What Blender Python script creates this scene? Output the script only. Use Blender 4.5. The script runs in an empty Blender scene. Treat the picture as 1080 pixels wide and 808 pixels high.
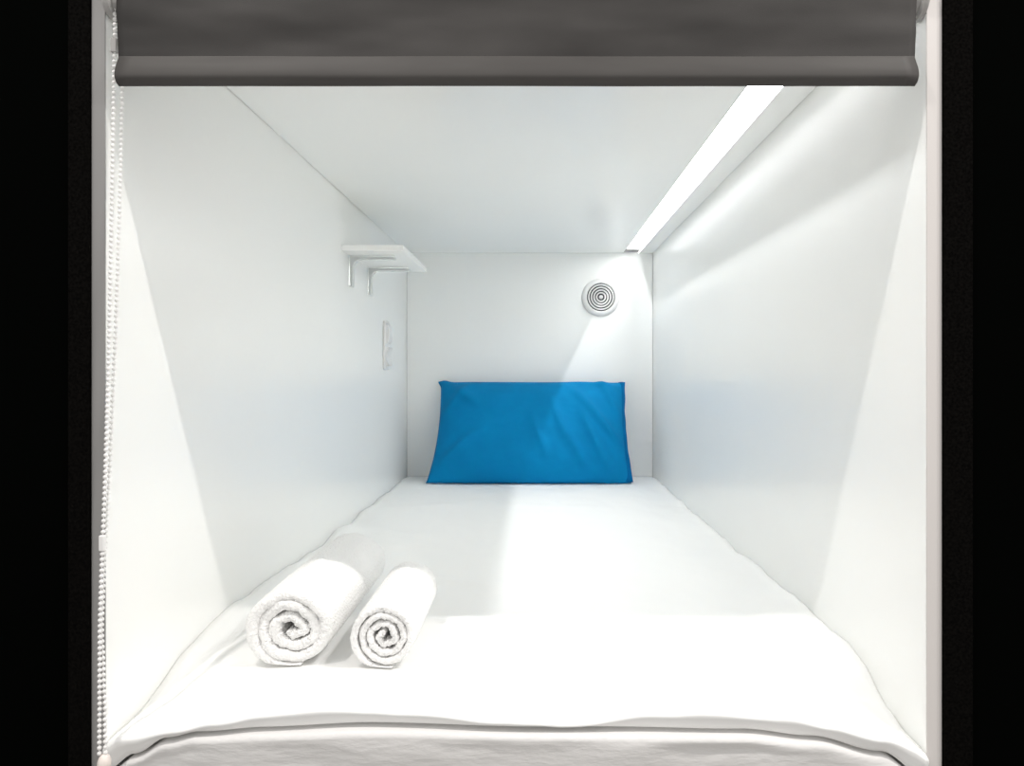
import bpy, bmesh, math, random
from mathutils import Vector, Matrix, noise as mn

random.seed(7)
PI = math.pi
S = bpy.context.scene
COL = S.collection

# ------------------------------------------------------------------ layout (metres)
CZ = 0.95                      # camera height above the corridor floor
FPX = 771.0                    # focal length in pixels of a 1080 px wide frame
CAMY = -0.895
XL, XR = -0.527, 0.4785        # inner faces of the side walls
YB = 2.093                     # face of the rear wall
ZC = CZ + 0.4845               # underside of the pod ceiling
ZBED = CZ - 0.42               # nominal top of the duvet

# ------------------------------------------------------------------ helpers
def link(name, me, mat=None, parent=None, smooth=False):
    o = bpy.data.objects.new(name, me)
    COL.objects.link(o)
    if mat is not None:
        for m in (mat if isinstance(mat, (list, tuple)) else [mat]):
            me.materials.append(m)
    if parent is not None:
        o.parent = parent
    if smooth:
        for p in me.polygons:
            p.use_smooth = True
    return o

def mesh(name, verts, faces, mat=None, parent=None, smooth=False, loc=(0, 0, 0)):
    me = bpy.data.meshes.new(name)
    me.from_pydata([tuple(Vector(v) - Vector(loc)) for v in verts], [], faces)
    me.validate()
    me.update()
    bm = bmesh.new(); bm.from_mesh(me)
    bmesh.ops.recalc_face_normals(bm, faces=bm.faces)
    bm.to_mesh(me); bm.free()
    o = link(name, me, mat, parent, smooth)
    o.location = loc
    return o

def from_bm(name, bm, mat=None, parent=None, smooth=False):
    bmesh.ops.recalc_face_normals(bm, faces=bm.faces)
    me = bpy.data.meshes.new(name)
    bm.to_mesh(me); bm.free()
    return link(name, me, mat, parent, smooth)

def add_box(bm, lo, hi, bevel=0.0, seg=2):
    r = bmesh.ops.create_cube(bm, size=1.0)
    vs = r['verts']
    for v in vs:
        v.co = Vector(((lo[i] + hi[i]) / 2 + v.co[i] * (hi[i] - lo[i])) for i in range(3))
    if bevel > 0:
        es = list({e for v in vs for e in v.link_edges})
        bmesh.ops.bevel(bm, geom=es, offset=bevel, segments=seg, affect='EDGES', profile=0.5)

def box(name, lo, hi, mat=None, parent=None, bevel=0.0, seg=2):
    bm = bmesh.new()
    add_box(bm, lo, hi, bevel, seg)
    return from_bm(name, bm, mat, parent)

def add_lathe(bm, prof, M, n=48):
    """prof: (radius, height) pairs; spins about the local z axis, then maps through M."""
    rings = []
    for r, h in prof:
        if r < 1e-6:
            rings.append([bm.verts.new(M @ Vector((0, 0, h)))])
        else:
            rings.append([bm.verts.new(M @ Vector((r * math.cos(2 * PI * k / n), r * math.sin(2 * PI * k / n), h))) for k in range(n)])
    for a, b in zip(rings, rings[1:]):
        for k in range(n):
            q = [a[k % len(a)], a[(k + 1) % len(a)], b[(k + 1) % len(b)], b[k % len(b)]]
            u = []
            for v in q:
                if v not in u:
                    u.append(v)
            if len(u) > 2:
                bm.faces.new(u)

def tag(o, label, cat, group=None):
    o['label'] = label
    o['category'] = cat
    if group:
        o['group'] = group
    return o

def struct(o):
    o['kind'] = 'structure'
    return o

def empty(name, loc):
    o = bpy.data.objects.new(name, None)
    COL.objects.link(o)
    o.location = loc
    o.empty_display_size = 0.05
    bpy.context.view_layer.update()
    return o

def rebase(o, loc):
    """shift a child's mesh so that its world position stays put under a parent placed at loc"""
    o.data.transform(Matrix.Translation(-Vector(loc)))

def smoothstep(a, b, x):
    t = min(1.0, max(0.0, (x - a) / (b - a)))
    return t * t * (3 - 2 * t)

# ------------------------------------------------------------------ materials
def principled(name, col, rough=0.5, metal=0.0, spec=0.5, **kw):
    m = bpy.data.materials.new(name)
    m.use_nodes = True
    b = m.node_tree.nodes['Principled BSDF']
    b.inputs['Base Color'].default_value = (*col, 1)
    b.inputs['Roughness'].default_value = rough
    b.inputs['Metallic'].default_value = metal
    b.inputs['Specular IOR Level'].default_value = spec
    for k, v in kw.items():
        b.inputs[k].default_value = v
    return m

def add_bump(m, scale, strength, dist, detail=4, stretch=None, kind='NOISE'):
    nt = m.node_tree
    b = nt.nodes['Principled BSDF']
    tc = nt.nodes.new('ShaderNodeTexCoord')
    mp = nt.nodes.new('ShaderNodeMapping')
    if stretch:
        mp.inputs['Scale'].default_value = stretch
    nt.links.new(tc.outputs['Object'], mp.inputs['Vector'])
    if kind == 'NOISE':
        t = nt.nodes.new('ShaderNodeTexNoise')
        t.inputs['Detail'].default_value = detail
        out = t.outputs['Fac']
    else:
        t = nt.nodes.new('ShaderNodeTexVoronoi')
        out = t.outputs['Distance']
    t.inputs['Scale'].default_value = scale
    nt.links.new(mp.outputs['Vector'], t.inputs['Vector'])
    bp = nt.nodes.new('ShaderNodeBump')
    bp.inputs['Strength'].default_value = strength
    bp.inputs['Distance'].default_value = dist
    nt.links.new(out, bp.inputs['Height'])
    nt.links.new(bp.outputs['Normal'], b.inputs['Normal'])
    return t, mp

def mottle(m, c0, c1, scale, stretch=None, detail=3):
    nt = m.node_tree
    b = nt.nodes['Principled BSDF']
    tc = nt.nodes.new('ShaderNodeTexCoord')
    mp = nt.nodes.new('ShaderNodeMapping')
    if stretch:
        mp.inputs['Scale'].default_value = stretch
    t = nt.nodes.new('ShaderNodeTexNoise')
    t.inputs['Scale'].default_value = scale
    t.inputs['Detail'].default_value = detail
    r = nt.nodes.new('ShaderNodeValToRGB')
    r.color_ramp.elements[0].position = 0.3
    r.color_ramp.elements[1].position = 0.7
    r.color_ramp.elements[0].color = (*c0, 1)
    r.color_ramp.elements[1].color = (*c1, 1)
    nt.links.new(tc.outputs['Object'], mp.inputs['Vector'])
    nt.links.new(mp.outputs['Vector'], t.inputs['Vector'])
    nt.links.new(t.outputs['Fac'], r.inputs['Fac'])
    nt.links.new(r.outputs['Color'], b.inputs['Base Color'])

M_LAM = principled('white_laminate', (0.905, 0.91, 0.903), 0.27, spec=0.6)
mottle(M_LAM, (0.908, 0.910, 0.892), (0.916, 0.918, 0.900), 3.0)
add_bump(M_LAM, 260, 0.05, 0.0004)
M_CEIL = principled('white_ceiling_laminate', (0.89, 0.90, 0.894), 0.24)
mottle(M_CEIL, (0.895, 0.900, 0.884), (0.903, 0.908, 0.892), 3.0)
M_EDGE_R = principled('white_edge_band', (0.66, 0.63, 0.61), 0.45)
mottle(M_EDGE_R, (0.65, 0.62, 0.60), (0.67, 0.64, 0.62), 60, (1, 1, 0.05))
M_EDGE_L = principled('darker_edge_band', (0.25, 0.245, 0.24), 0.4)  # left front edge, set darker than the right one
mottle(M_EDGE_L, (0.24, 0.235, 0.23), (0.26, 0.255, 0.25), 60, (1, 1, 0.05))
M_BLACK = principled('black_panel', (0.0012, 0.0014, 0.0012), 0.9, spec=0.0)
M_TRIM = principled('black_frame', (0.004, 0.0038, 0.0035), 0.8, spec=0.0)
mottle(M_TRIM, (0.002, 0.0019, 0.0018), (0.0052, 0.0048, 0.0044), 300)
M_CORR = principled('corridor_white', (0.75, 0.73, 0.70), 0.7)
M_FLOOR = principled('corridor_floor', (0.30, 0.28, 0.26), 0.5)
mottle(M_FLOOR, (0.27, 0.25, 0.23), (0.33, 0.31, 0.29), 8)
M_GAP = principled('dark_gap', (0.05, 0.05, 0.05), 0.8)

M_SHEET = principled('white_cotton', (0.885, 0.887, 0.878), 0.85, spec=0.2)
add_bump(M_SHEET, 900, 0.12, 0.0006)
M_MATT = principled('white_mattress_sheet', (0.74, 0.73, 0.72), 0.85, spec=0.2)
add_bump(M_MATT, 25, 0.35, 0.006, 4, (1, 1, 3.0))
M_TERRY = principled('white_terry', (0.93, 0.925, 0.915), 0.95, spec=0.1)
add_bump(M_TERRY, 330, 0.9, 0.0042, 2)
M_BLUE = principled('blue_cotton', (0.0, 0.185, 0.44), 0.8, spec=0.12)
mottle(M_BLUE, (0.0, 0.195, 0.435), (0.0, 0.215, 0.475), 14)
add_bump(M_BLUE, 700, 0.15, 0.0006)
M_BLUE_D = principled('blue_hem_shaded', (0.0, 0.13, 0.34), 0.8, spec=0.1)  # pillow blue darkened to paint in the hem's shadow side
M_BLIND = principled('charcoal_blind_cloth', (0.029, 0.0275, 0.0265), 0.65, spec=0.2)
mottle(M_BLIND, (0.024, 0.0225, 0.0215), (0.062, 0.0585, 0.056), 3.2, (1, 1, 2.2), 5)
add_bump(M_BLIND, 1400, 0.25, 0.0006)
M_GROOVE = principled('bracket_groove', (0.62, 0.63, 0.63), 0.3, metal=0.2)
M_HEM = principled('charcoal_blind_hem', (0.055, 0.052, 0.049), 0.6, spec=0.2)
mottle(M_HEM, (0.066, 0.062, 0.059), (0.076, 0.072, 0.068), 9, (1, 1, 3))
M_GREYP = principled('grey_plastic', (0.36, 0.35, 0.34), 0.35)
M_WHITEP = principled('white_plastic', (0.82, 0.81, 0.80), 0.35)
M_PINKP = principled('ivory_plastic', (0.80, 0.72, 0.67), 0.4)
M_CHROME = principled('chrome', (0.93, 0.94, 0.94), 0.22, metal=1.0)
M_STEEL = principled('steel', (0.45, 0.45, 0.45), 0.35, metal=1.0)
M_ALU = principled('grey_aluminium', (0.30, 0.29, 0.29), 0.5, metal=0.3)
M_CHAN = principled('grey_channel', (0.11, 0.11, 0.11), 0.7)
M_SLOT = principled('slot_grey', (0.07, 0.075, 0.08), 0.6)

def emission(name, col, strength):
    m = bpy.data.materials.new(name)
    m.use_nodes = True
    nt = m.node_tree
    nt.nodes.clear()
    e = nt.nodes.new('ShaderNodeEmission')
    e.inputs['Color'].default_value = (*col, 1)
    e.inputs['Strength'].default_value = strength
    o = nt.nodes.new('ShaderNodeOutputMaterial')
    nt.links.new(e.outputs[0], o.inputs['Surface'])
    return m

M_LED = emission('led_diodes', (0.97, 0.985, 1.0), 158.0)
M_GLOW = emission('liner_fill_glow', (0.985, 0.995, 0.99), 8.5)  # emission added to the channel liner as soft fill

# ------------------------------------------------------------------ setting: the sleeping pod
TL, TR = 0.0166, 0.0186        # board thicknesses seen on the front edges
ZF0 = CZ - 0.70                # top of the platform under the mattress
ZT = 2.5                       # corridor ceiling
G = 0.0014                     # hairline joint between boards
struct(box('wall_left', (XL - TL, 0.0015, 0), (XL, YB + 0.018, ZC + 0.12), M_LAM, bevel=0.0004, seg=1))
struct(box('wall_right', (XR, 0.0015, 0), (XR + TR, YB + 0.018, ZC + 0.12), M_LAM, bevel=0.0004, seg=1))
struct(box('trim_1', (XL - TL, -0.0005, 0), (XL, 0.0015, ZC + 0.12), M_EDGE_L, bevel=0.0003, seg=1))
struct(box('trim_2', (XR, -0.0005, 0), (XR + TR, 0.0015, ZC + 0.12), M_EDGE_R, bevel=0.0003, seg=1))
struct(box('wall_back', (XL + G, YB, 0), (XR - G, YB + 0.018, ZC + 0.0), M_LAM))
struct(box('wall_behind_joints', (XL - TL, YB + 0.019, 0), (XR + TR, YB + 0.030, ZC + 0.12), M_GAP))
# pod ceiling in two boards with the lamp slot between them
CL, CR = 0.357, 0.4205
cb = bmesh.new()
add_box(cb, (XL + G, 0.0, ZC), (CL, YB + 0.018, ZC + 0.09))
add_box(cb, (CR, 0.0, ZC), (XR - G, YB + 0.018, ZC + 0.09))
add_box(cb, (CL, 0.0, ZC), (CR, 0.02, ZC + 0.09))
add_box(cb, (CL, 2.085, ZC), (CR, YB + 0.018, ZC + 0.09))
struct(from_bm('ceiling', cb, M_CEIL))
struct(box('ceiling_backing', (XL - TL, 0.0, ZC + 0.091), (XR + TR, YB + 0.03, ZC + 0.12), M_GAP))
# platform under the mattress
struct(box('floor_platform', (XL + 0.001, 0.03, 0.0), (XR - 0.001, YB - 0.001, ZF0), M_LAM))
# the black front of the sleeping pods
FW = 3.2
struct(box('trim_3', (XL - TL - 0.0267, -0.004, 0), (XL - TL, 0.03, ZT), M_TRIM, bevel=0.0006))
struct(box('trim_4', (XR + TR, -0.004, 0), (XR + TR + 0.036, 0.03, ZT), M_TRIM, bevel=0.0006))
struct(box('wall_front_left', (-FW, 0.0, 0), (XL - TL - 0.0267, 0.03, ZT), M_BLACK))
struct(box('wall_front_right', (XR + TR + 0.036, 0.0, 0), (FW, 0.03, ZT), M_BLACK))
struct(box('wall_front_upper', (XL - TL, 0.0, ZC + 0.12), (XR + TR, 0.03, ZT), M_BLACK))
struct(box('trim_5', (XL - TL, -0.0045, ZC + 0.003), (XR + TR, -0.0008, ZC + 0.12), M_TRIM))
# the corridor the photograph was taken from
struct(box('floor', (-FW, -1.9, -0.05), (FW, YB + 0.03, 0.0), M_FLOOR))

# ------------------------------------------------------------------ light strip in the ceiling slot
X0 = 0.3965
rs = empty('light_strip', (X0, 1.05, ZC))
lb = bmesh.new()
ya, yb_ = 0.021, 2.084
add_box(lb, (CR - 0.0020, ya, ZC + 0.0004), (CR - 0.0003, yb_, ZC + 0.0895))
ch = from_bm('liner_fill', lb, M_GLOW, rs); rebase(ch, rs.location)  # right liner face made to glow, added fill light for the pod
lb = bmesh.new()
add_box(lb, (CL + 0.0003, ya, ZC + 0.0004), (CL + 0.0020, yb_, ZC + 0.0895))
add_box(lb, (CL + 0.0020, ya, ZC + 0.0800), (CR - 0.0020, yb_, ZC + 0.0895))
hs = from_bm('channel', lb, M_CHAN, rs); rebase(hs, rs.location)
dl = box('diode_tape', (X0 - 0.0010, ya + 0.01, ZC + 0.0765), (X0 + 0.0010, yb_ - 0.02, ZC + 0.0799), M_LED, rs)
rebase(dl, rs.location)
ec = box('end_cap', (CL + 0.0022, 2.008, ZC + 0.0006), (CR - 0.0022, yb_ - 0.001, ZC + 0.0040), M_ALU, rs, 0.0005)
rebase(ec, rs.location); ec['label'] = 'grey end cap'
tag(rs, 'bright white light strip sunk into the pod ceiling beside the right wall', 'lamp')

# ------------------------------------------------------------------ bed
def fbm(x, y, z, n=3):
    a, s, r = 1.0, 1.0, 0.0
    for _ in range(n):
        r += a * mn.noise(Vector((x * s, y * s, z * s)))
        a *= 0.5; s *= 2.1
    return r

def interp(tab, x):
    if x <= tab[0][0]:
        return tab[0][1]
    for (x0, v0), (x1, v1) in zip(tab, tab[1:]):
        if x <= x1:
            t = (x - x0) / (x1 - x0)
            t = t * t * (3 - 2 * t)
            return v0 + (v1 - v0) * t
    return tab[-1][1]

# outline of the duvet's front edge and the mattress rim, as heights relative to the camera
EDGE = [(-0.527, -0.452), (-0.50, -0.446), (-0.44, -0.433), (-0.39, -0.424), (-0.33, -0.414), (-0.25, -0.408), (-0.15, -0.412),
        (-0.04, -0.424), (0.04, -0.426), (0.13, -0.417), (0.22, -0.414), (0.30, -0.419), (0.36, -0.430), (0.42, -0.444), (0.479, -0.462)]
RIM = [(-0.527, -0.492), (-0.49, -0.470), (-0.45, -0.450), (-0.41, -0.442), (-0.33, -0.436), (-0.20, -0.432), (0.0, -0.436),
       (0.25, -0.438), (0.335, -0.447), (0.42, -0.466), (0.479, -0.500)]

RIDGES = [  # x0,y0,x1,y1,height,width : soft folds lying on the duvet
    (-0.30, 0.62, -0.06, 0.52, 0.004, 0.016), (-0.47, 0.80, -0.25, 0.86, 0.006, 0.020), (-0.48, 1.05, -0.30, 0.98, 0.006, 0.020),
    (-0.40, 0.55, -0.33, 0.85, 0.005, 0.025), (0.32, 0.24, 0.47, 0.22, 0.006, 0.012), (0.42, 0.10, 0.475, 0.16, 0.006, 0.010),
    (0.40, 0.05, 0.475, 0.08, 0.006, 0.010), (-0.50, 0.05, -0.36, 0.09, 0.004, 0.014), (-0.42, 1.35, -0.25, 1.42, 0.005, 0.02),
    (-0.05, 1.40, 0.22, 1.35, 0.003, 0.02), (0.10, 0.75, 0.30, 0.95, 0.002, 0.02), (-0.46, 1.60, -0.36, 1.72, 0.006, 0.02)]

def ridge(x, y):
    r = 0.0
    for x0, y0, x1, y1, h, w in RIDGES:
        dx, dy = x1 - x0, y1 - y0
        L2 = dx * dx + dy * dy
        t = ((x - x0) * dx + (y - y0) * dy) / L2
        if -0.3 < t < 1.3:
            d2 = ((x - x0 - t * dx) ** 2 + (y - y0 - t * dy) ** 2)
            e = smoothstep(-0.3, 0.2, t) * (1 - smoothstep(0.8, 1.3, t))
            r += h * e * math.exp(-d2 / (2 * w * w))
    return r

def under_towels(x, y):
    return smoothstep(-0.46, -0.42, x) * (1 - smoothstep(-0.15, -0.11, x)) * smoothstep(0.08, 0.13, y) * (1 - smoothstep(0.52, 0.58, y))

def under_pillow(x, y):
    return smoothstep(-0.46, -0.42, x) * (1 - smoothstep(0.37, 0.41, x)) * smoothstep(1.74, 1.80, y)

def bed_h(x, y):
    """height of the duvet top, relative to the camera"""
    k = smoothstep(0.05, 0.20, y)
    h = -0.420
    side = max(1 - smoothstep(0.0, 0.17, x - XL), 1 - smoothstep(0.0, 0.14, XR - x))
    h += 0.017 * side * smoothstep(0.12, 0.30, y) * (1 - smoothstep(0.50, 0.85, y))
    h = h * k + (interp(EDGE, x) + 0.004) * (1 - k)
    flat = 1 - max(under_towels(x, y), under_pillow(x, y))
    h += flat * (0.0035 * fbm(x * 5, y * 3.2, 1.7) + 0.0016 * fbm(x * 14, y * 9, 5.1) + ridge(x, y))
    if y > 1.55:                              # soft rear corners
        cx = max(0.0, abs(x - (XL + XR) / 2) - 0.40)
        h -= 0.05 * cx * smoothstep(1.75, 2.08, y)
    h -= 0.006 * smoothstep(2.03, 2.085, y)
    e = min(x - XL, XR - x)
    rim = 1 - smoothstep(0.01, 0.09, e)
    h += flat * rim * 0.010 * fbm(3.0 if x < 0 else 8.0, y * 6.5, 2.6, 3) * smoothstep(0.1, 0.3, y)
    h -= 0.006 * (1 - smoothstep(0.001, 0.018, e))
    return h

def build_duvet():
    xs = []
    a, b = XL + 0.0012, XR - 0.0012
    n = 132
    for i in range(n + 1):
        u = i / n
        xs.append(a + (b - a) * (0.5 - 0.5 * math.cos(PI * u)) * 0.35 + (b - a) * u * 0.65)
    ys = []
    y = YB - 0.006
    while y > 0.035:
        ys.append(y); y -= 0.0125
    rows = []
    for y in ys:
        rows.append([(x, y, CZ + bed_h(x, y)) for x in xs])
    def lip(x):
        return 0.004 * mn.noise(Vector((x * 7, 3.3, 0)))
    prof = [(0.022, 0.0), (0.012, 0.0006), (0.003, 0.0016), (-0.004, 0.0032), (-0.0085, 0.0058), (-0.0095, 0.0085)]
    for fy, dz in prof:
        rows.append([(x, fy + lip(x), CZ + bed_h(x, 0.035) - dz) for x in xs])
    for t in (0.3, 0.65, 1.0):               # the front face tucks back under its own edge
        r = []
        for x in xs:
            top = CZ + bed_h(x, 0.035) - 0.0085
            bot = min(CZ + interp(RIM, x) + 0.003, top - 0.003)
            r.append((x, -0.0095 + lip(x) + 0.007 * t, top + (bot - top) * t))
        rows.append(r)
    for fy in (0.03, 0.3, 1.0, YB - 0.006):  # underside
        rows.append([(x, fy, CZ + (interp(RIM, x) + 0.003 if fy < 0.1 else -0.436)) for x in xs])
    verts = [v for r in rows for v in r]
    W = len(xs)
    faces = []
    R = len(rows)
    for i in range(R):
        j = (i + 1) % R
        for k in range(W - 1):
            faces.append((i * W + k, i * W + k + 1, j * W + k + 1, j * W + k))
    faces.append(tuple(i * W for i in range(R)))
    faces.append(tuple(i * W + W - 1 for i in range(R))[::-1])
    o = mesh('duvet', verts, faces, M_SHEET, smooth=True, loc=(0, 1.0, ZBED))
    tag(o, 'white cotton duvet spread flat over the whole mattress', 'duvet')
    return o
build_duvet()

def build_mattress():
    xs = [XL + 0.003 + (XR - XL - 0.006) * i / 110 for i in range(111)]
    def wr(x, z):
        return 0.0035 * fbm(x * 6, z * 22, 9.1) + 0.002 * fbm(x * 3 + 2, z * 60, 2.2)
    def front(x):
        u = abs(x - (XL + XR) / 2) / 0.5
        return -0.017 + 0.014 * smoothstep(0.6, 1.0, u)
    rows = []
    for fy in (YB - 0.004, 1.0, 0.2, 0.06):
        rows.append([(x, fy, CZ - 0.447 + min(0, interp(RIM, x) + 0.44) if fy > 0.1 else CZ + interp(RIM, x) - 0.004) for x in xs])
    for a in (0.0, 0.25, 0.5, 0.75, 1.0):
        rows.append([(x, front(x) + 0.007 * (1 - math.sin(a * PI / 2)) + 0.3 * wr(x, 0), CZ + interp(RIM, x) - 0.002 - 0.007 * (1 - math.cos(a * PI / 2))) for x in xs])
    for dz in (0.014, 0.022, 0.034, 0.046, 0.056, 0.068, 0.08, 0.10, 0.13, 0.17, 0.20):
        rows.append([(x, front(x) + 0.14 * min(dz, 0.08) - 0.001 + wr(x, dz), CZ + interp(RIM, x) * (1 - dz / 0.25) - 0.45 * dz / 0.25 - dz) for x in xs])
    zb = ZF0 + 0.0005
    rows.append([(x, front(x) + 0.02, zb) for x in xs])
    rows.append([(x, YB - 0.004, zb) for x in xs])
    verts = [v for r in rows for v in r]
    W = len(xs); R = len(rows); faces = []
    for i in range(R):
        j = (i + 1) % R
        for k in range(W - 1):
            faces.append((i * W + k, i * W + k + 1, j * W + k + 1, j * W + k))
    faces.append(tuple(i * W for i in range(R)))
    faces.append(tuple(i * W + W - 1 for i in range(R))[::-1])
    o = mesh('mattress', verts, faces, M_MATT, smooth=True, loc=(0, 1.0, zb))
    tag(o, 'mattress in a creased white sheet, showing below the duvet front edge', 'mattress')
build_mattress()

# ------------------------------------------------------------------ pillow
def build_pillow():
    N = 72
    Zb = ZBED + 0.0035
    B = Vector((0.0, 1.829, Zb)); T = Vector((0.0, 2.045, CZ - 0.043))
    up = T - B
    nrm = Vector((0, -up.z, up.y)).normalized()
    def outline(u, v):
        # u,v in [-1,1]; half widths chosen from the photographed outline
        t = (v + 1) / 2
        xl = -0.410 + (0.028 * t + 0.022 * math.sin(t * PI) ** 0.8 * (1 - 0.3 * t)) - 0.010 * smoothstep(0.93, 1.0, t)
        xr = 0.357 - (0.004 * t + 0.012 * math.sin(t * PI))
        cx = xl + (xr - xl) * (u + 1) / 2
        vv = t
        vv += 0.020 * math.exp(-((u + 0.93) / 0.06) ** 2) * smoothstep(0.6, 1, v)
        vv -= 0.020 * (1 - u * u) * max(0, v) ** 6 * (0.3 + 0.7 * (0.5 + 0.5 * u))   # sagging top edge
        return cx, vv
    verts, faces, idx = [], [], {}
    for side in (0, 1):
        for j in range(N + 1):
            for i in range(N + 1):
                if side == 1 and (i in (0, N) or j in (0, N)):
                    idx[(1, i, j)] = idx[(0, i, j)]
                    continue
                u, v = 2 * i / N - 1, 2 * j / N - 1
                cx, vv = outline(u, v)
                th = ((1 - abs(u) ** 3.2) * (1 - abs(v) ** 2.6)) ** 0.62
                tf = 0.092 * th * (1 + 0.10 * v)
                e = (1 - u * u) * (1 - v * v)
                wob = 0.004 * fbm(cx * 9, v * 2.5, 3.1) * (0.3 + e)
                # folds fanning from the right side and the lower corners
                f = 0.0
                for (ax, av, ang, amp, wd, ln) in ((0.92, 0.62, 2.25, 0.007, 0.018, 0.34), (0.94, 0.25, 2.05, 0.006, 0.014, 0.30), (0.92, -0.30, 2.30, 0.008, 0.018, 0.36),
                                                  (0.80, -0.85, 2.0, 0.008, 0.020, 0.34), (0.55, -0.75, 2.1, 0.005, 0.016, 0.26), (-0.95, 0.25, 0.9, 0.006, 0.020, 0.24),
                                                  (-0.92, -0.75, 0.75, 0.008, 0.022, 0.26), (0.35, -0.3, 1.9, 0.003, 0.014, 0.22), (0.90, 0.85, 3.0, 0.006, 0.016, 0.30),
                                                  (0.15, -0.55, 1.95, 0.003, 0.012, 0.20), (-0.9, 0.85, 5.6, 0.006, 0.02, 0.22)):
                    px, py = (u - ax) * 0.38, (v - av) * 0.22
                    d = (math.cos(ang), math.sin(ang))
                    a_ = px * d[0] + py * d[1]
                    b_ = -px * d[1] + py * d[0]
                    b_ += 0.10 * a_ * a_
                    b_ *= 1.35
                    f += 2.6 * amp * math.exp(-b_ * b_ / (2 * wd * wd)) * smoothstep(-0.05, 0.03, a_) * (1 - smoothstep(ln * 0.4, ln, a_))
                if side == 0:
                    d = tf + (wob + f) * min(1, th * 1.6)
                else:
                    d = -0.055 * th
                p = B + up * vv + nrm * d
                p.x = cx
                p.z = max(p.z, Zb + 0.0005)
                p.y = min(p.y, YB - 0.004)
                if j == 0:
                    p.y += 0.005 * mn.noise(Vector((cx * 8, 1, 1)))
                idx[(side, i, j)] = len(verts)
                verts.append(p)
    for side in (0, 1):
        for j in range(N):
            for i in range(N):
                q = [idx[(side, i, j)], idx[(side, i + 1, j)], idx[(side, i + 1, j + 1)], idx[(side, i, j + 1)]]
                if len(set(q)) == 4:
                    faces.append(q if side == 0 else q[::-1])
    loc = (-0.03, 1.9, Zb)
    o = mesh('pillow', verts, faces, M_BLUE, smooth=True, loc=loc)
    tag(o, 'plump blue pillow leaning on the rear wall at the head of the bed', 'pillow')
    # open end of the pillow case: a double hem running down the right side
    vs, fs = [], []
    K = 40
    for k in range(K + 1):
        v = -0.985 + 1.975 * k / K
        t = (v + 1) / 2
        cx, vv = outline(1.0, v)
        wv = 0.003 * mn.noise(Vector((v * 4, 7, 2)))
        for (dx, dn) in ((-0.020, 0.010), (-0.008, 0.014), (0.006 + wv, 0.010), (0.006 + wv, 0.004), (-0.008, 0.002)):
            p = B + up * vv + nrm * (dn * (0.35 + 0.65 * math.sin(max(0.03, t) * PI) ** 0.5) + 0.001)
            p.x = cx + dx
            p.z = max(p.z, Zb + 0.001)
            vs.append(p)
    for k in range(K):
        for c in range(5):
            d = (c + 1) % 5
            fs.append((k * 5 + c, k * 5 + d, (k + 1) * 5 + d, (k + 1) * 5 + c))
    fs.append(tuple(range(5))); fs.append(tuple(K * 5 + c for c in range(5))[::-1])
    h = mesh('pillowcase_hem', vs, fs, M_BLUE_D, smooth=True, loc=loc)
    h.location = (0, 0, 0); h.parent = o
    h['label'] = 'blue hem at the open end, darkened as its shadow side'
    return o
build_pillow()

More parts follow.
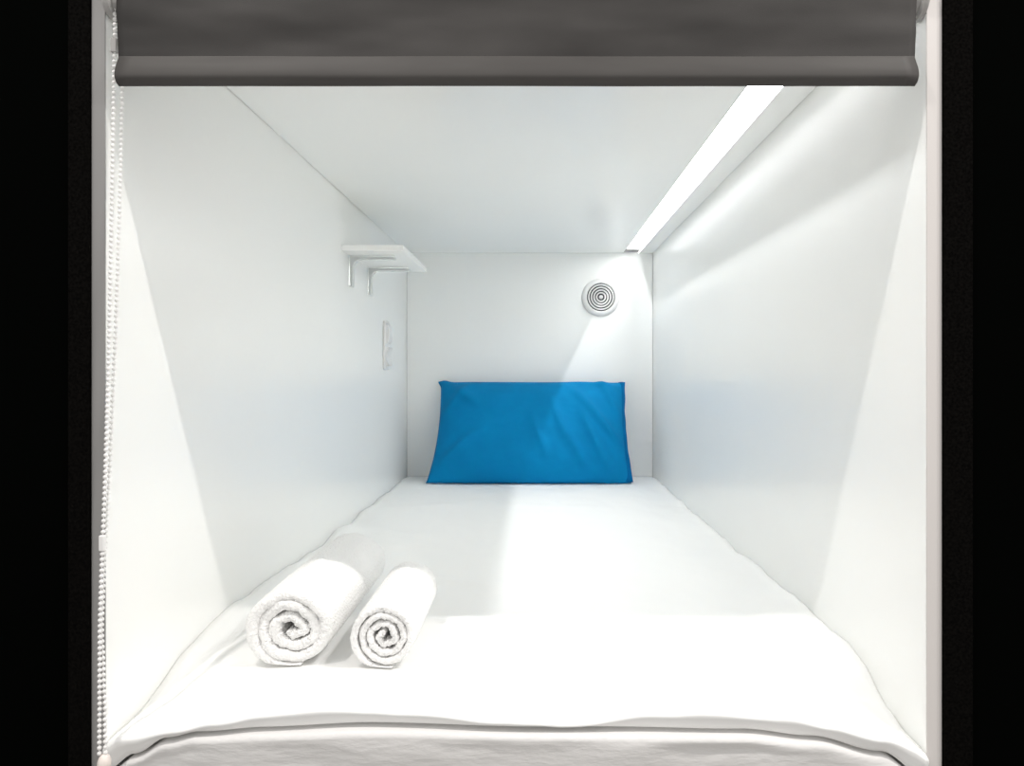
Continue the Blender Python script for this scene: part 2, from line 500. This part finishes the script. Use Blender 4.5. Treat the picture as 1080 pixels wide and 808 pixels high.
# ------------------------------------------------------------------ rolled towels
def build_towel(name, cx, y0, length, R, thick, turns, seed, start, squash, gapf, label, dirn=1):
    """a towel rolled up: a thick strip following a spiral, its cut ends rounded"""
    n = int(turns * 150)
    rc = R - thick / 2
    verts, faces = [], []
    # loop round the strip's own section: (along, across) with rounded ends
    h = thick / 2
    prof = []
    ends = 7
    for k in range(ends):                     # front rounded end, from inner to outer
        a = -PI / 2 + PI * k / (ends - 1)
        prof.append((-math.cos(a) * h * 0.75, math.sin(a) * h, 0))
    ny = 22
    for k in range(1, ny):
        t = k / ny
        prof.append((t ** 1.4 * length, h, 1))
    for k in range(ends):
        a = PI / 2 - PI * k / (ends - 1)
        prof.append((length + math.cos(a) * h * 0.75, math.sin(a) * h, 2))
    for k in range(1, ny):
        t = 1 - k / ny
        prof.append((t ** 1.4 * length, -h, 3))
    P = len(prof)
    core = thick * 0.35
    zmin = 1e9
    for i in range(n + 1):
        s = i / n
        th = s * turns * 2 * PI
        r = core + (rc - core) * s ** 0.92
        # the outermost turn keeps the roll's own radius so that it closes tidily
        wob = thick * (0.30 * mn.noise(Vector((math.cos(th) * 1.6 + seed, math.sin(th) * 1.6, s * 2))) + 0.10 * mn.noise(Vector((math.cos(th) * 4 + seed, math.sin(th) * 4, s * 9)))) * (1.0 - 0.65 * smoothstep(0.62, 0.75, s))
        r += wob
        ang = start + dirn * th
        for (al, ac, q) in prof:
            w = gapf * (1 - smoothstep(0.0, 0.03, al)) + 1.0 * smoothstep(0.0, 0.03, al)
            puck = (0.0010 * mn.noise(Vector((th * 4, ac * 200, al * 120 + seed))) + 0.0016 * mn.noise(Vector((r * th * 330, ac * 330, al * 330 + seed))))
            tap = 1.0
            if s > 0.94:
                tap = 1 - 0.55 * smoothstep(0.94, 1.0, s)
            if s < 0.05:
                tap = 0.6 + 0.4 * s / 0.05
            rr = r + ac * w * tap + puck
            yy = y0 + al + 0.004 * mn.noise(Vector((th * 0.8, seed, s * 4))) + 0.7 * puck + 0.004 * (1 - s) * (1 if al < length / 2 else -1)
            x = rr * math.cos(ang) * squash[0]
            z = rr * math.sin(ang) * squash[1]
            zmin = min(zmin, z)
            verts.append(Vector((x, yy, z)))
    for i in range(n):
        for k in range(P):
            l = (k + 1) % P
            faces.append((i * P + k, i * P + l, (i + 1) * P + l, (i + 1) * P + k))
    faces.append(tuple(range(P))); faces.append(tuple(n * P + k for k in range(P))[::-1])
    # rest the roll on the highest bed point beneath it, its underside flattened by its weight
    hb = max(bed_h(cx + dx, y0 + length * t) for dx in (-0.02, 0, 0.02) for t in (-0.02, 0, 0.1, 0.2, 0.4, 0.6, 0.8, 1.0))
    base = CZ + hb + 0.0006
    flat = zmin + 0.10 * R
    out = []
    for v in verts:
        z = v.z
        if z < flat + 0.006:
            z = flat + 0.006 * math.exp((z - flat - 0.006) / 0.006)
        out.append(Vector((cx + v.x, v.y, base + z - flat)))
    o = mesh(name, out, faces, M_TERRY, smooth=True, loc=(cx, y0 + length / 2, base))
    tag(o, label, 'towel')
    return o

build_towel('bath_towel', -0.345, 0.140, 0.360, 0.0640, 0.0175, 3.2, 3.0, math.radians(-148), (1.11, 0.97), 0.86,
            'larger of the two white rolled towels, lying nearer the left wall', 1)
build_towel('hand_towel', -0.2100, 0.118, 0.230, 0.0505, 0.0115, 3.6, 11.0, math.radians(-290), (1.0, 0.99), 0.82,
            'smaller white rolled towel lying to the right of the thicker roll', 1)

# ------------------------------------------------------------------ shelf on the left wall
def build_shelf():
    y0, y1 = 1.085, 1.515
    zt = CZ + 0.343; zb = zt - 0.015
    root = empty('wall_shelf', (XL, (y0 + y1) / 2, zb))
    b = box('board', (XL + 0.0004, y0, zb), (XL + 0.168, y1, zt), M_LAM, root, 0.0008)
    rebase(b, root.location)
    for yc in (1.172, 1.404):
        w = 0.0095; t = 0.0115
        # centre line of the arm, from its tip to the elbow and down the wall
        L, H, rf = 0.130, 0.090, 0.026
        inner = []
        bm = bmesh.new()
        # outline in the x-z plane: outer edges straight along shelf and wall, inner edge filleted
        def P(x, z):
            return (XL + 0.0006 + x, zb - 0.0006 - z)
        outl = [P(0, 0), P(L - t / 2, 0)]
        for k in range(1, 8):
            a = PI / 2 - PI * k / 8
            outl.append(P(L - t / 2 + math.cos(a) * t / 2, t / 2 - math.sin(a) * t / 2))
        outl.append(P(L - t / 2, t))
        for k in range(0, 9):
            a = PI / 2 * k / 8
            outl.append(P(t + rf - math.sin(a) * rf, t + rf - math.cos(a) * rf))
        outl.append(P(t, H - t / 2))
        for k in range(1, 8):
            a = PI * k / 8
            outl.append(P(t / 2 + math.cos(a) * t / 2, H - t / 2 + math.sin(a) * t / 2))
        outl.append(P(0, H - t / 2))
        f0 = [bm.verts.new((x, yc - w, z)) for x, z in outl]
        f1 = [bm.verts.new((x, yc + w, z)) for x, z in outl]
        bm.faces.new(f0); bm.faces.new(f1[::-1])
        n = len(outl)
        for k in range(n):
            bm.faces.new((f0[k], f1[k], f1[(k + 1) % n], f0[(k + 1) % n]))
        bmesh.ops.recalc_face_normals(bm, faces=bm.faces)
        # a pressed channel along the near side
        caps = [f for f in bm.faces if len(f.verts) > 8]
        for f in caps:
            r = bmesh.ops.inset_region(bm, faces=[f], thickness=0.0036, depth=0.0)
            bmesh.ops.translate(bm, verts=f.verts, vec=Vector((0, 0.0025 if f.calc_center_median().y < yc else -0.0025, 0)))
        for f in caps:
            f.material_index = 1
        br = from_bm('bracket', bm, [M_CHROME, M_GROOVE], root)
        rebase(br, root.location)
        for (sx, sz, ax) in ((0.0102, 0.058, 'x'), (0.0102, 0.079, 'x'), (0.075, 0.0102, 'z')):
            sm = bmesh.new()
            c = Vector((XL + 0.0006 + sx, yc, zb - 0.0006 - sz))
            Mx = Matrix.Translation(c) @ (Matrix.Rotation(PI / 2, 4, 'Y') if ax == 'x' else Matrix.Rotation(PI, 4, 'X'))
            add_lathe(sm, [(0, 0.0016), (0.0022, 0.0014), (0.0038, 0.0004), (0.0040, -0.0008)], Mx, 16)
            sc = from_bm('screw', sm, M_STEEL, br)
            rebase(sc, root.location)
    tag(root, 'small white shelf on two chrome brackets, fixed to the left wall', 'shelf')
build_shelf()

# ------------------------------------------------------------------ switch plate on the left wall
def build_switch():
    y0, y1 = 1.622, 1.704
    z0, z1 = CZ + 0.007, CZ + 0.176
    root = empty('wall_switch', (XL, (y0 + y1) / 2, z0))
    pl = box('cover_plate', (XL + 0.0003, y0, z0), (XL + 0.0095, y1, z1), M_WHITEP, root, 0.004, 3)
    rebase(pl, root.location)
    zm = (z0 + z1) / 2
    for (a, b, tilt) in ((zm + 0.007, z1 - 0.012, 1), (z0 + 0.012, zm - 0.007, -1)):
        bm = bmesh.new()
        pr = []
        n = 12
        for k in range(n + 1):
            t = k / n
            d = 0.0110 - 0.0085 * math.sin(t * PI) ** 0.8 if tilt < 0 else 0.003 + 0.008 * math.sin(t * PI) ** 0.7
            pr.append((XL + 0.0098 + d, a + (b - a) * t))
        ya, yb = y0 + 0.012, y1 - 0.012
        L = [bm.verts.new((x, ya, z)) for x, z in pr] + [bm.verts.new((XL + 0.0097, ya, b)), bm.verts.new((XL + 0.0097, ya, a))]
        R = [bm.verts.new((x, yb, z)) for x, z in pr] + [bm.verts.new((XL + 0.0097, yb, b)), bm.verts.new((XL + 0.0097, yb, a))]
        bm.faces.new(L); bm.faces.new(R[::-1])
        m = len(L)
        for k in range(m):
            bm.faces.new((L[k], R[k], R[(k + 1) % m], L[(k + 1) % m]))
        rk = from_bm('rocker', bm, M_WHITEP, root)
        rebase(rk, root.location)
    tag(root, 'white double switch plate on the left wall below the shelf', 'switch')
build_switch()

# ------------------------------------------------------------------ round vent on the rear wall
def build_vent():
    c = Vector((0.2655, YB, CZ + 0.303))
    root = empty('air_vent', c)
    M = Matrix.Translation(Vector((0, -0.0005, 0))) @ Matrix.Rotation(PI / 2, 4, 'X')
    bm = bmesh.new()
    add_lathe(bm, [(0.0600, 0.0), (0.0768, 0.0), (0.0776, 0.004), (0.0765, 0.009), (0.072, 0.0145), (0.0655, 0.0185), (0.0600, 0.0200), (0.0578, 0.0192), (0.0570, 0.017), (0.0570, 0.003), (0.0600, 0.0)], M, 64)
    from_bm('flange', bm, M_WHITEP, root, True)
    bm = bmesh.new()
    add_lathe(bm, [(0.0, 0.0072), (0.0566, 0.0072), (0.0566, 0.003), (0.0, 0.003)], M, 64)
    bp = from_bm('back_plate', bm, M_SLOT, root)
    bp['label'] = 'dark plate behind the rings'
    for r in (0.0498, 0.0390, 0.0284, 0.0176):
        bm = bmesh.new()
        w = 0.0027
        add_lathe(bm, [(r - w, 0.012), (r - w, 0.021), (r - w * 0.5, 0.0225), (r + w * 0.5, 0.0225), (r + w, 0.021), (r + w, 0.012), (r - w, 0.012)], M, 64)
        from_bm('ring', bm, M_WHITEP, root, False)
    bm = bmesh.new()
    add_lathe(bm, [(0.0, 0.024), (0.005, 0.0236), (0.0082, 0.021), (0.0085, 0.012), (0.0, 0.012)], M, 32)
    from_bm('centre_button', bm, M_WHITEP, root, True)
    bm = bmesh.new()
    for k in range(3):
        a = PI / 2 + k * 2 * PI / 3
        b0 = bmesh.ops.create_cube(bm, size=1.0)['verts']
        Mk = M @ Matrix.Rotation(a, 4, 'Z') @ Matrix.Translation(Vector((0.0285, 0, 0.0098))) @ Matrix.Diagonal((0.057, 0.003, 0.0045, 1))
        for v in b0:
            v.co = Mk @ v.co
    from_bm('spokes', bm, M_SLOT, root)
    tag(root, 'round white vent with concentric ring slots, high on the rear wall', 'vent')
build_vent()

# ------------------------------------------------------------------ roller blind
def build_blind():
    xa, xb = -0.5085, 0.4625
    yc, zc, rr = 0.0125, CZ + 0.458, 0.0195
    root = empty('roller_blind', (0, yc, zc))
    # roller tube wound with cloth
    bm = bmesh.new()
    M = Matrix.Translation(Vector((xa, yc, zc))) @ Matrix.Rotation(PI / 2, 4, 'Y')
    Lr = xb - xa
    add_lathe(bm, [(0.0, 0.0), (rr, 0.0), (rr, Lr), (0.0, Lr)], M, 40)
    o = from_bm('roller', bm, M_BLIND, root); rebase(o, root.location)
    # hanging cloth: a thin sheet with a gentle wave, from the tube to the hem
    zh0, zh1 = CZ + 0.3825, CZ + 0.3465
    nx, nz = 120, 24
    verts, faces = [], []
    T = 0.0006
    for side in (0, 1):
        for j in range(nz + 1):
            t = j / nz
            z = zc + (zh0 - 0.003 - zc) * t
            sh = 0.0025 * t ** 2
            for i in range(nx + 1):
                u = i / nx
                x = xa + sh + (xb - xa - 2 * sh) * u
                y = yc - rr - 0.0012 + 0.0045 * fbm(x * 3.2, z * 11, 4.0) * (0.08 + 0.92 * math.sin(PI * t)) + (T if side else 0)
                verts.append((x, y, z))
    A = (nx + 1) * (nz + 1)
    for j in range(nz):
        for i in range(nx):
            a = j * (nx + 1) + i
            q = (a, a + 1, a + nx + 2, a + nx + 1)
            faces.append(q); faces.append(tuple(A + k for k in q[::-1]))
    def rim(lst):
        for p, q in zip(lst, lst[1:]):
            faces.append((p, q, A + q, A + p))
    rim([i for i in range(nx + 1)]); rim([nz * (nx + 1) + i for i in range(nx + 1)])
    rim([j * (nx + 1) for j in range(nz + 1)]); rim([j * (nx + 1) + nx for j in range(nz + 1)])
    cl = mesh('cloth', verts, faces, M_BLIND, smooth=True); cl.parent = root; rebase(cl, root.location)
    # hem pocket swelling round its bar
    hy = yc - rr - 0.0010
    H = zh0 - zh1
    prof = []
    for k in range(25):
        t = k / 24
        bulge = 0.0005 + 0.0070 * smoothstep(-0.25, 0.70, t) * (1 - smoothstep(0.70, 1.0, t)) ** 0.6
        prof.append((hy - bulge + 0.0010, zh0 - H * t))
    for k in range(1, 20):
        t = 1 - k / 20
        bulge = 0.0005 + 0.0030 * smoothstep(0.05, 0.6, t) * (1 - smoothstep(0.75, 1.0, t)) ** 0.6
        prof.append((hy + bulge + 0.0008, zh0 - H * t))
    n = len(prof)
    verts, faces = [], []
    NX = 60
    for i in range(NX + 1):
        u = i / NX
        for (y, z) in prof:
            t = (zh0 - z) / H
            sh = 0.0030 * (1 - smoothstep(0.0, 0.7, t)) + 0.0008 * smoothstep(0.2, 0.7, t)
            sh += 0.0016 * smoothstep(0.9, 1.0, t)
            x = xa + sh + (xb - xa - 2 * sh) * u
            verts.append((x, y + 0.0006 * fbm(x * 4, t, 8.0), z + 0.0004 * fbm(x * 3, 2, 8)))
    for i in range(NX):
        for k in range(n):
            l = (k + 1) % n
            faces.append((i * n + k, i * n + l, (i + 1) * n + l, (i + 1) * n + k))
    faces.append(tuple(range(n))); faces.append(tuple(NX * n + k for k in range(n))[::-1])
    hm = mesh('hem_bar', verts, faces, M_HEM, smooth=True); hm.parent = cl; rebase(hm, root.location)
    # end housings on the side walls
    for s, x0, x1 in ((1, XL + 0.0005, xa - 0.001), (-1, XR - 0.0005, xb + 0.001)):
        bm = bmesh.new()
        W = abs(x1 - x0)
        Mx = Matrix.Translation(Vector((x0, yc, zc))) @ Matrix.Rotation(s * PI / 2, 4, 'Y')
        add_lathe(bm, [(0, 0), (0.0225, 0), (0.0235, 0.002), (0.0235, W * 0.45), (0.021, W * 0.55), (0.018, W * 0.6), (0.018, W), (0, W)], Mx, 40)
        h = from_bm('end_housing', bm, M_GREYP, root, False); rebase(h, root.location)
        h['label'] = 'grey round end housing'
    # bead chain: two strands meeting at a small weight below
    def strand(y_top, bottom, xb_):
        pts = []
        tab_x = [(-0.50, xb_), (-0.40, xb_ * 0.75 - 0.5175 * 0.25), (-0.36, xb_ * 0.4 - 0.5175 * 0.6), (-0.30, -0.5175), (-0.1, -0.5160), (0.30, -0.5175), (0.458, -0.5165)]
        z = 0.452
        while z > bottom:
            t = (0.452 - z) / (0.452 - bottom)
            fwd = 0.0
            y = y_top + (-0.031 - y_top * 0.9) * smoothstep(0.0, 1.0, t) * (0.75 + 0.25 * t)
            x = interp([(p, q) for p, q in tab_x], z)
            pts.append(Vector((x, y, CZ + z)))
            z -= 0.0065
        return pts
    sA = strand(0.0025, -0.455, -0.5157)
    sB = strand(0.0215, -0.455, -0.5088)
    ball = bmesh.new()
    bmesh.ops.create_icosphere(ball, subdivisions=2, radius=0.0026)
    bv = [v.co.copy() for v in ball.verts]
    bf = [[v.index for v in f.verts] for f in ball.faces]
    ball.free()
    verts, faces = [], []
    for st in (sA, sB):
        for p in st:
            o0 = len(verts)
            verts += [p + v for v in bv]
            faces += [[o0 + k for k in f] for f in bf]
        # thread
        o0 = len(verts)
        for p in st:
            for k in range(5):
                a = 2 * PI * k / 5
                verts.append(p + Vector((0.0006 * math.cos(a), 0.0006 * math.sin(a), 0)))
        for i in range(len(st) - 1):
            for k in range(5):
                l = (k + 1) % 5
                faces.append([o0 + i * 5 + k, o0 + i * 5 + l, o0 + (i + 1) * 5 + l, o0 + (i + 1) * 5 + k])
    cn = mesh('bead_chain', verts, faces, M_WHITEP, smooth=True); cn.parent = root; rebase(cn, root.location)
    cn['label'] = 'white bead chain'
    def at(st, z):
        return min(st, key=lambda p: abs(p.z - CZ - z))
    p = at(sA, 0.400)
    c = box('chain_stop', p - Vector((0.0036, 0.0036, 0.0085)), p + Vector((0.0036, 0.0036, 0.0085)), M_GREYP, cn, 0.0008); rebase(c, root.location)
    p = at(sA, -0.203)
    c = box('chain_connector', p - Vector((0.0034, 0.0034, 0.0095)), p + Vector((0.0034, 0.0034, 0.0095)), M_WHITEP, cn, 0.0016, 3); rebase(c, root.location)
    pa, pb = sA[-1], sB[-1]
    c = pb * 0.8 + pa * 0.2 + Vector((0.0, 0, -0.0125))
    bm = bmesh.new()
    Mx = Matrix.Translation(c) @ Matrix.Diagonal((0.0072, 0.0085, 0.0115, 1))
    bmesh.ops.create_uvsphere(bm, u_segments=24, v_segments=16, radius=1.0, matrix=Mx)
    w = from_bm('chain_weight', bm, M_PINKP, cn, True); rebase(w, root.location)
    w['label'] = 'ivory chain weight'
    tag(root, 'charcoal roller blind pulled partly down across the top of the opening', 'blind')
build_blind()

# ------------------------------------------------------------------ light
def lamp(name, loc, power, col, size):
    d = bpy.data.lights.new(name, 'AREA')
    d.shape = 'DISK'
    d.size = size
    d.energy = power
    d.color = col
    o = bpy.data.objects.new(name, d)
    COL.objects.link(o)
    o.location = loc
    return o
LY = -0.585
WARM = (1.0, 0.955, 0.915)
lamp('corridor_downlight', (1.10, LY, ZT - 0.01), 8.6, WARM, 0.03)
lamp('corridor_downlight', (1.62, LY, ZT - 0.01), 8.6, WARM, 0.03)
lamp('corridor_downlight', (-0.70, LY, ZT - 0.01), 8.6, WARM, 0.03)

w = bpy.data.worlds.new('world')
S.world = w
w.use_nodes = True
w.node_tree.nodes['Background'].inputs['Color'].default_value = (1.0, 0.99, 0.975, 1)
w.node_tree.nodes['Background'].inputs['Strength'].default_value = 0.43

# ------------------------------------------------------------------ camera
cd = bpy.data.cameras.new('camera')
cam = bpy.data.objects.new('camera', cd)
COL.objects.link(cam)
cam.location = (0, CAMY, CZ)
cam.rotation_euler = (PI / 2, 0, 0)
cd.sensor_width = 36
cd.sensor_fit = 'HORIZONTAL'
cd.lens = FPX / 1080 * 36
cd.shift_x = (540 - 565) / 1080
cd.shift_y = (392 - 404) / 1080
cd.clip_start = 0.01
S.camera = cam

S.view_settings.view_transform = 'Standard'
S.view_settings.look = 'None'
S.view_settings.exposure = 0.97
S.view_settings.gamma = 1.0
S.view_settings.use_curve_mapping = False
S.cycles.use_denoising = True
S.cycles.max_bounces = 16
S.cycles.diffuse_bounces = 10
S.cycles.glossy_bounces = 6
S.cycles.caustics_reflective = False
S.cycles.sample_clamp_indirect = 8.0
